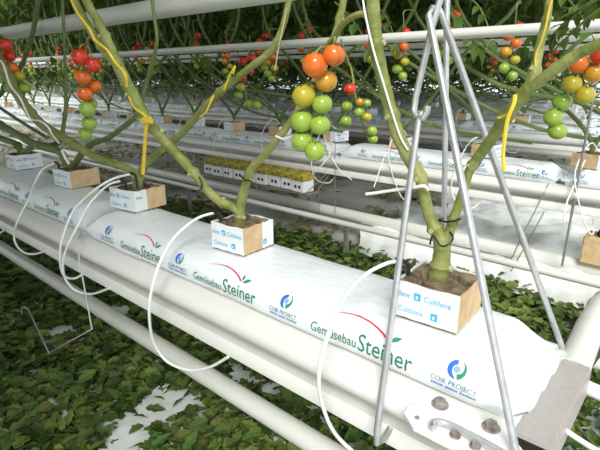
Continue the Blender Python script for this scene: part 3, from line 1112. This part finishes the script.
drip([(398, 261, .585), (385, 264, .57), (365, 275, .53), (345, 297, .49), (330, 330, .455), (321, 360, .44), (319, 385, .44), (324, 410, .45), (334, 432, .465), (350, 449, .485), (372, 466, .505)],
     'white drip tube from the nearest block, its loop leaving the bottom edge')
drip([(214, 213, .585), (200, 217, .56), (185, 227, .53), (170, 243, .50), (157, 270, .46), (150, 300, .44), (150, 325, .44), (155, 345, .45), (168, 362, .465), (190, 370, .48), (210, 367, .487), (228, 357, .489)],
     'white drip tube in one wide loop from the middle block of the nearest bag')
drip([(131, 174, .60), (115, 178, .58), (100, 186, .55), (85, 198, .53), (72, 213, .50), (62, 240, .46), (60, 258, .45), (62, 272, .45), (68, 278, .46), (76, 278, .48), (83, 274, .489)],
     'left inner drip tube of the two crossing below the third block')
drip([(121, 181, .605), (110, 184, .58), (100, 192, .56), (88, 206, .53), (78, 225, .49), (66, 250, .46), (63, 268, .45), (67, 282, .455), (77, 291, .47), (92, 294, .48), (110, 288, .489)],
     'longer outer drip tube of the two below the third block')
drip([(55, 163, .61), (43, 169, .58), (35, 182, .55), (28, 200, .50), (18, 220, .46), (14, 235, .45), (17, 246, .45), (25, 253, .46), (35, 254, .475), (46, 251, .489)],
     'small white drip tube looping below the half brown block')
drip([(-4, 170, .61), (-10, 185, .55), (-20, 215, .48), (-14, 238, .46), (-2, 234, .48), (6, 229, .489)],
     'short end of white drip tube at the left edge below the gutter')

# ------------------------------------------------------------------ gutter hangers of bent rod
HR = 0.0045


def rod(name, pts, label, cat, group=None, r=HR, mt=None, per=6):
    P = [Vector(p) for p in pts]
    o0 = P[-1].copy()
    b = MB()
    b.tube([p - o0 for p in P], r, 8)
    o = b.build(name, mt or M['steel'])
    o.location = o0
    return tag(o, label, cat, group)


apex = Vector((-.300, .600, CAMZ + .081))
bx = py(562, 347, .755)
fx_ = py(517, 458, .468)
rod('gutter_hanger', [fx_ + Vector((0, .02, -.02)), fx_, apex + Vector((-.004, -.006, -.006)), apex + Vector((-.001, -.003, .003)), apex + Vector((.004, .002, .003)), apex + Vector((.008, .006, -.006)), bx, bx + Vector((0, -.01, -.03))],
    'bent steel rod shaped like a narrow tent, straddling the nearest bag end', 'hanger', 'steel rods hanging the front gutter')
hk = py(415, 116, .600)
f2 = py(377, 443, .458)
rod('gutter_hanger', [py(428, 106, .598), py(427, 112, .597), py(423, 118, .596), py(420, 116, .597), py(418, 121, .597), py(377, 430, .460), f2, f2 + Vector((0, .020, -.006)), f2 + Vector((0, .034, .002))],
    'lower steel rod hooked at its top, crossing the nearest bag to the gutter lip', 'hanger', 'steel rods hanging the front gutter')
rod('hanger_rod', [py(446, -30, .600), py(440, 0, .600), py(432, 28, .600), py(416, 96, .602), py(414, 110, .602), py(416, 117, .601), py(421, 117, .603), py(422, 111, .604)],
    'upper steel rod whose hooked lower end holds the lower hanger', 'hanger', 'steel rods hanging the front gutter')
b2_ = py(444, 250, .70)
rod('hanger_rod', [py(447.5, -40, .70), py(447, 0, .70), py(445.5, 120, .70), py(444, 225, .70), Vector((-.335, .758, ZB - .02)), Vector((-.335, .752, ZB - .06))],
    'thin upright steel rod directly behind the two-stemmed plant', 'hanger', 'steel rods hanging the front gutter')
# thin black tie between upright rod and stem
P = [py(u, v, yy) for u, v, yy in ((439, 220, .61), (446, 222, .60), (455, 221, .60), (460, 219, .61), (452, 217, .70), (444, 218, .71), (439, 220, .61))]
o = MB()
o.tube(P, .0016, 5)
tag(o.build('wire_tie', M['black']), 'thin black tie binding the stem to the upright rod', 'tie')

# wire hook hanging over the aisle
wp = [pz(99, 222, ZB + .004), pz(86, 228, ZB + .004), pz(81, 232, ZB - .004)]
wp += [py(u, v, yy) for u, v, yy in ((78, 240, .474), (79, 258, .470), (92, 329, .440), (49, 353, .425), (28, 309, .430), (24, 307, .430), (21, 309, .430), (22, 314, .430))]
rod('wire_hook', wp, 'thin grey wire bent into a square hook, hanging from the gutter at lower left', 'hook', r=.0020, mt=M['steel'])

# ------------------------------------------------------------------ pipes
def pipe(name, y, z, r, x0, x1, label, mt='pipe', grp='horizontal pipes along the rows', seg=16):
    b = MB()
    b.tube([(x1 - (x1 - x0) * i / 12, 0, 0) for i in range(13)], r, seg)
    o = b.build(name, M[mt])
    o.location = (0, y, z)
    return tag(o, label, 'pipe', grp)


pipe('drain_pipe', .594, CAMZ - .684, .0225, -6, .0, 'pale pipe running below the front gutter above the leaf litter')
pipe('heating_pipe', .80, CAMZ + .178, .0255, -7, .4, 'thick pale overhead pipe crossing the top left corner')
pipe('heating_pipe', 1.66, CAMZ + .1435, .0174, -16, .6, 'thick white overhead pipe crossing behind the hanger rods')
pipe('heating_pipe', 3.20, CAMZ + .2145, .0185, -16, .6, 'thinner white overhead pipe just below the thick one at right')
pipe('heating_pipe', 2.70, CAMZ + .143, .012, -22, .6, 'third overhead pipe down, faint and far behind')
pipe('heating_pipe', 6.4, CAMZ + .22, .0255, -26, .6, 'faintest overhead pipe, lowest of those at right')
pipe('drain_pipe', 2.08, CAMZ - .722, .030, -9, .3, 'wide white pipe lying under the second gutter')
pipe('rail_pipe', 1.75, CAMZ - .656, .014, -8, .3, 'slim white rail pipe in the path before the second gutter', grp='rail pipes in the paths')
pipe('rail_pipe', 1.30, CAMZ - .70, .016, -8, .2, 'slim rail pipe half hidden right behind the nearest bag', grp='rail pipes in the paths')
for k in range(2, 6):
    y = ROWY[k]
    pipe('drain_pipe', y + .07, CAMZ - .70, .028, -3.3 * y, .3, 'white pipe lying under the %s gutter' % ORD[k])
    pipe('rail_pipe', y - .35, CAMZ - .68, .022, -3.3 * y, .3, 'white rail pipe in the path before the %s gutter' % ORD[k], grp='rail pipes in the paths')

# rail supports
for (u, v, yy, lab) in ((348, 222, 1.76, 'dark steel stand carrying the slim rail, left of the nearest plant'), (190, 186, 1.76, 'dim steel stand carrying the slim rail far to the left')):
    p = py(u, v, yy)
    t = empty('rail_support', (p.x, 1.75, 0))
    tag(t, lab, 'rail support', 'rail supports in the path')
    b = MB()
    b.box((0, -.02, .012), (.06, .42, .012), 0, bev=.003)
    b.build('foot_plate', M['dull'], t, smooth=False)
    b = MB()
    b.box((0, 0, .095), (.022, .022, .16), 0, bev=.004)
    b.tube([(0, 0, .17), (0, 0, .176)], .018, 10)
    b.build('post', M['dull'], t, smooth=False)

# ------------------------------------------------------------------ support wires of the second row
WG = 'thin wires by the second gutter'
for (a, bb, yy, r, lab) in (
        ((606, 30), (562, 266), 1.985, .0045, 'dark slanting rod at the right edge beside the right truss'),
        ((335, 140), (335, 214), 1.985, .0022, 'fine upright wire below the second gutter, right of the big truss'),
        ((319, 186), (319, 216), 1.985, .0018, 'shorter fine wire left of the upright wire below the second gutter')):
    rod('support_wire', [py(*a, yy), py((a[0] + bb[0]) / 2, (a[1] + bb[1]) / 2, yy), py(*bb, yy)], lab, 'wire', WG, r=r, mt=M['dull'])
q = [py(*k) for k in ((549, 183, 1.99), (538, 205, 1.96), (524, 232, 1.94), (508, 266, 1.92), (511, 271, 1.92), (516, 262, 1.92), (530, 238, 1.92), (544, 212, 1.93))]
rod('wire_hook', q, 'thin dark double wire slanting below the second gutter with wilted leaf', 'hook', r=.0022, mt=M['dull'])
# white drip tubes draping from the second row
SG = 'loose white microtubes hanging in the rows'
for pts, lab in ((((324, 130, 2.06), (327, 148, 1.99), (338, 168, 1.95), (352, 180, 1.95)), 'curved white string right of the big truss'),
                 (((330, 141, 2.04), (332, 150, 1.98), (322, 165, 1.9), (308, 178, 1.9)), 'white string trailing from behind the big truss'),
                 (((386, 152, 2.02), (381, 166, 1.98), (374, 187, 1.9)), 'white string hanging left of the thick stem'),
                 (((585, 160, 2.05), (577, 178, 1.99), (566, 205, 1.9), (564, 222, 1.9)), 'white string beside the dark slanting rod')):
    b = MB()
    P = [py(*k) for k in pts]
    b.tube([p - P[-1] for p in smooth_path(P, 6)], .0028, 6)
    o = b.build('microtube', M['clip'])
    o.location = P[-1]
    tag(o, lab, 'microtube', SG)

# ------------------------------------------------------------------ line of spare blocks with yellow tops under the second gutter
xa, xb = py(208, 172, 1.86).x, py(311, 190, 1.86).x
zf = py(310, 192, 1.86).z
n = 9
sb = MB()
sb.box((0, 0, -.006), (xb - xa + .03, .10, .008), 0, bev=.002)
for sx in (-1, 1):
    for sy in (-.05, .05):
        sb.tube([(sx * (xb - xa) / 2, sy, -.003), (sx * (xb - xa) / 2, .06 + sy * .4 + .09, ZB - .095 - zf)], .002, 6)
o = sb.build('block_shelf', M['dull'], smooth=False)
o.location = ((xa + xb) / 2, 1.86, zf)
tag(o, 'narrow dull shelf under the row of yellow-topped blocks', 'shelf')
proto = None
for i in range(n):
    x = xb - (xb - xa) * (i + .5) / n
    if proto is None:
        t = empty('spare_block', (0, 0, 0))
        b = MB()
        b.box((0, 0, .041), (.084, .080, .080), 0, bev=.003)
        for sx in (-1, 1):
            b.tube([(sx * .014, -.0395, .030), (sx * .014, -.0412, .030)], .009, 10, 1)
        b.build('wrapper', [M['wrap'], M['black']], t, smooth=False)
        b = MB()
        nn = 7
        vs_ = []
        for jj in range(nn):
            for ii in range(nn):
                e = 1 if 0 < ii < nn - 1 and 0 < jj < nn - 1 else 0
                vs_.append((-.044 + 0.088 * ii / (nn - 1), -.044 + 0.088 * jj / (nn - 1), .084 + e * (.010 + .012 * random.random())))
        b.add(vs_, [(jj * nn + ii, jj * nn + ii + 1, (jj + 1) * nn + ii + 1, (jj + 1) * nn + ii) for jj in range(nn - 1) for ii in range(nn - 1)])
        bs = [(-.044, -.044, .062), (.044, -.044, .062), (.044, .044, .062), (-.044, .044, .062)]
        tp = [(-.044, -.044, .084), (.044, -.044, .084), (.044, .044, .084), (-.044, .044, .084)]
        b.add(bs + tp, [(0, 1, 5, 4), (1, 2, 6, 5), (2, 3, 7, 6), (3, 0, 4, 7)])
        b.build('algae_top', M['algae'], t, smooth=False, fix=False)
        proto = t
    else:
        t = copy_tree(proto)
    t.location = (x, 1.86 + random.uniform(-.01, .01), zf)
    t.rotation_euler = (0, 0, random.uniform(-.12, .12))
    tag(t, 'white spare rockwool block with yellow top, %s from the right in its line' % nth(i + 1), 'spare block', 'yellow-topped blocks under the second gutter')

# brown box at the right edge
zp = CAMZ - .722 + .030
p = pz(603, 250, zp)
t = empty('brown_block', (p.x + .03, 2.08, zp))
tag(t, 'brown block with a black cap lying on the wide pipe at the right picture edge', 'block')
b = MB()
b.box((0, 0, .055), (.15, .11, .11), 0, bev=.006)
b.build('body', M['tan'], t, smooth=False)
b = MB()
b.box((0.01, 0, .122), (.09, .07, .025), 0, bev=.006)
b.build('cap', M['black'], t, smooth=False)

# ------------------------------------------------------------------ end of the front gutter
# bolted white end bracket
t = empty('end_bracket', (-.165, .47, ZB - .05))
tag(t, 'white bolted bracket with bent handle wire at the near gutter end', 'bracket')
T0 = t.location
b = MB()
zt = ZB + .0035
pl = [pz(u, v, zt) for u, v in ((409, 406), (404, 413), (406, 436), (420, 470), (560, 520), (512, 436), (500, 428), (445, 404), (428, 396))]
pl = [Vector((p.x, max(p.y, .435), 0)) for p in pl]
n = len(pl)
b.add([Vector((p.x, p.y, zt)) - T0 for p in pl] + [Vector((p.x, p.y, zt - .004)) - T0 for p in pl], [tuple(range(n)), tuple(range(n, 2 * n))[::-1]] + [(i, (i + 1) % n, n + (i + 1) % n, n + i) for i in range(n)])
b.build('plate', M['plate'], t, smooth=False)
for (u, v, r) in ((440, 405, .0085), (491, 428, .0085), (455, 436, .005), (475, 447, .005)):
    p = pz(u, v, zt) - T0
    b = MB()
    b.tube([p, p + Vector((0, 0, .002))], r * 1.25, 16)
    b.tube([p + Vector((0, 0, .002)), p + Vector((0, 0, .008))], r * .85, 6)
    b.build('bolt', M['rust'], t, smooth=False)
b = MB()
p = pz(417, 418, zt) - T0
b.tube([p, p + Vector((0, 0, .0012))], .0030, 10)
b.build('hole', M['rust'], t)
b = MB()
hp = [pz(u, v, zt + .008) - T0 for u, v in ((434, 428), (433, 424), (438, 422), (450, 425), (470, 435), (490, 446), (520, 463))]
b.tube(smooth_path(hp, 4), .0042, 8)
b.build('handle', M['steel'], t)
# square steel beam lying across the gutter end, continued by a round pipe
b = MB()
b.box((-.095, .620, ZB - .029), (.045, .212, .05), 0, bev=.003)
bm_o = b.build('end_beam', M['beam'], smooth=False)
b = MB()
b.box((-.095, .5145, ZB - .029), (.038, .002, .043), 0)  # black panel standing for the shade inside the hollow beam end
b.build('end_shade', M['black'], bm_o, smooth=False)
tag(bm_o, 'square grey steel beam across the near end of the front gutter', 'beam')
b = MB()
P = smooth_path([Vector((-.097, .725, ZB - .022)), Vector((-.100, .80, ZB - .02)), Vector((-.104, .92, ZB - .018)), Vector((-.100, 1.06, ZB - .03)), Vector((-.06, 1.22, ZB - .06)), Vector((.03, 1.42, ZB - .10))], 6)
RR = [.0225 * (1 if i < 14 else (1.12 if i % 2 else 1.0)) for i in range(len(P))]
b.tube(P, RR, 18)
tag(b.build('supply_pipe', M['pipe']), 'round pale pipe continuing from the square steel beam', 'pipe', 'pipes at the near end of the front gutter')
b = MB()
P = smooth_path([Vector((-.03, .40, .10)), Vector((-.035, .52, .19)), Vector((-.036, .60, .27)), Vector((-.028, .68, .32)), Vector((0.02, .76, .33)), Vector((.10, .82, .33))], 6)
b.tube(P, .030, 18)
tag(b.build('drain_elbow', M['gutter']), 'thick grey pipe bend in the lower right corner', 'pipe', 'pipes at the near end of the front gutter')
b = MB()
b.tube(smooth_path([pz(u, v, ZB - .05) for u, v in ((574, 380), (588, 388), (602, 394), (640, 410))], 4), .011, 12)
tag(b.build('branch_pipe', M['tube']), 'short white branch pipe right of the square beam', 'pipe', 'pipes at the near end of the front gutter')
b = MB()
b.tube(smooth_path([pz(u, v, ZB - .03) for u, v in ((562, 428), (568, 432), (580, 440), (600, 452), (640, 470))], 4), .0035, 8)
tag(b.build('drip_hose', M['tube']), 'thin white hose leaving the lower right corner', 'hose', 'pipes at the near end of the front gutter')
b = MB()
b.tube(smooth_path([pz(u, v, ZB - .06) for u, v in ((578, 372), (588, 364), (596, 354), (612, 340))], 4), .008, 10)
tag(b.build('drip_hose', M['black']), 'black hose crossing beside the round pale pipe', 'hose', 'pipes at the near end of the front gutter')

# ------------------------------------------------------------------ ground cover
PATCH = [(pz(165, 405, 0), .06), (pz(150, 418, 0), .05), (pz(127, 437, 0), .06), (pz(118, 448, 0), .06), (pz(55, 336, 0), .06), (pz(240, 378, 0), .04), (pz(268, 392, 0), .04), (pz(100, 425, 0), .03),
         (pz(180, 398, 0), .05), (pz(118, 316, 0), .07), (pz(250, 385, 0), .03), (pz(190, 408, 0), .03)]


def litter(name, n, xr_, yr_, mt, dens, size, seed, label, zmax=.03):
    rnd = random.Random(seed)
    b = MB()
    k = 0
    while k < n:
        x, y = rnd.uniform(*xr_), rnd.uniform(*yr_)
        if rnd.random() > dens(x, y):
            k += 1
            continue
        k += 1
        a = rnd.uniform(0, 2 * PI)
        tilt = rnd.uniform(-.6, .6)
        L = rnd.uniform(*size)
        nrm = Vector((rnd.gauss(0, .45), rnd.gauss(0, .45), 1)).normalized()
        leaflet(b, Vector((x, y, rnd.uniform(.004, zmax))), Vector((math.cos(a), math.sin(a), tilt * .5)), nrm, L, L * rnd.uniform(.45, .75), 0, rnd.uniform(-.1, .4))
    me = b.mesh(name, mt, False)
    o = link(name, me)
    tag(o, label, 'leaf litter', kind='stuff')
    return o


def dens_front(x, y):
    d = 1.0
    for p, r in PATCH:
        q = math.hypot((x - p.x), (y - p.y)) / r
        q += noise.noise(Vector((x * 17, y * 17, 0))) * .9 + noise.noise(Vector((x * 40, y * 40, 5))) * .5
        d = min(d, max(.05, sm(.95, 1.4, q)))
    return d


def dens_mid(x, y):
    e = 1.90 + .10 * noise.noise(Vector((x * 2.3, 3.1, 0))) + .05 * noise.noise(Vector((x * 9, 1.1, 0)))
    return 1 - sm(e - .05, e + .03, y) if x > -2.8 else .4 * (1 - sm(e - .05, e + .03, y))


litter('leaf_litter', 26000, (-3.6, .2), (.12, 1.05), M['litter'], dens_front, (.022, .06), 11, 'fallen green tomato leaves covering the aisle at lower left')
litter('leaf_litter', 18000, (-4.5, .5), (1.0, 2.05), M['litter'], dens_mid, (.025, .06), 12, 'heap of green leaf litter behind the nearest bag', .06)
litter('dried_litter', 9000, (-9, .4), (1.95, 5.6), M['dry'], lambda x, y: .8 * sm(-.15, .25, noise.noise(Vector((x * 1.7, y * 3.1, 4)))), (.03, .09), 13, 'dried brown leaf scraps scattered on the white film behind')


# wrinkled white film sheets on the floor
def film(name, x0, x1, y0, y1, nx, ny, amp, label, zf_=None):
    b = MB()
    vs_ = []
    for j in range(ny + 1):
        for i in range(nx + 1):
            x, y = x0 + (x1 - x0) * i / nx, y0 + (y1 - y0) * j / ny
            x += .45 * noise.noise(Vector((1.7, y * 3.1, 0))) * (1 - i / nx)
            q = noise.noise(Vector((x * 5, y * 9, 0))) + .6 * noise.noise(Vector((x * 14 + 3, y * 20, 2))) + .8 * abs(noise.noise(Vector((x * 7, y * 3 + x * 3, 7))))
            z = .004 + max(0, amp * (q + .5)) + (zf_(x, y) if zf_ else 0)
            vs_.append((x, y, z))
    b.add(vs_, [(j * (nx + 1) + i, j * (nx + 1) + i + 1, (j + 1) * (nx + 1) + i + 1, (j + 1) * (nx + 1) + i) for j in range(ny) for i in range(nx)])
    o = link(name, b.mesh(name, M['film']))
    return tag(o, label, 'film', 'white plastic films on the floor')


film('plastic_film', -1.3, .6, 1.84, 3.7, 80, 70, .036, 'crumpled white plastic film on the ground under the second gutter', lambda x, y: .07 * sm(1.9, 2.02, y))
film('plastic_film', -3.4, .3, .30, 1.6, 110, 50, .007, 'white plastic film showing through the leaves at lower left')
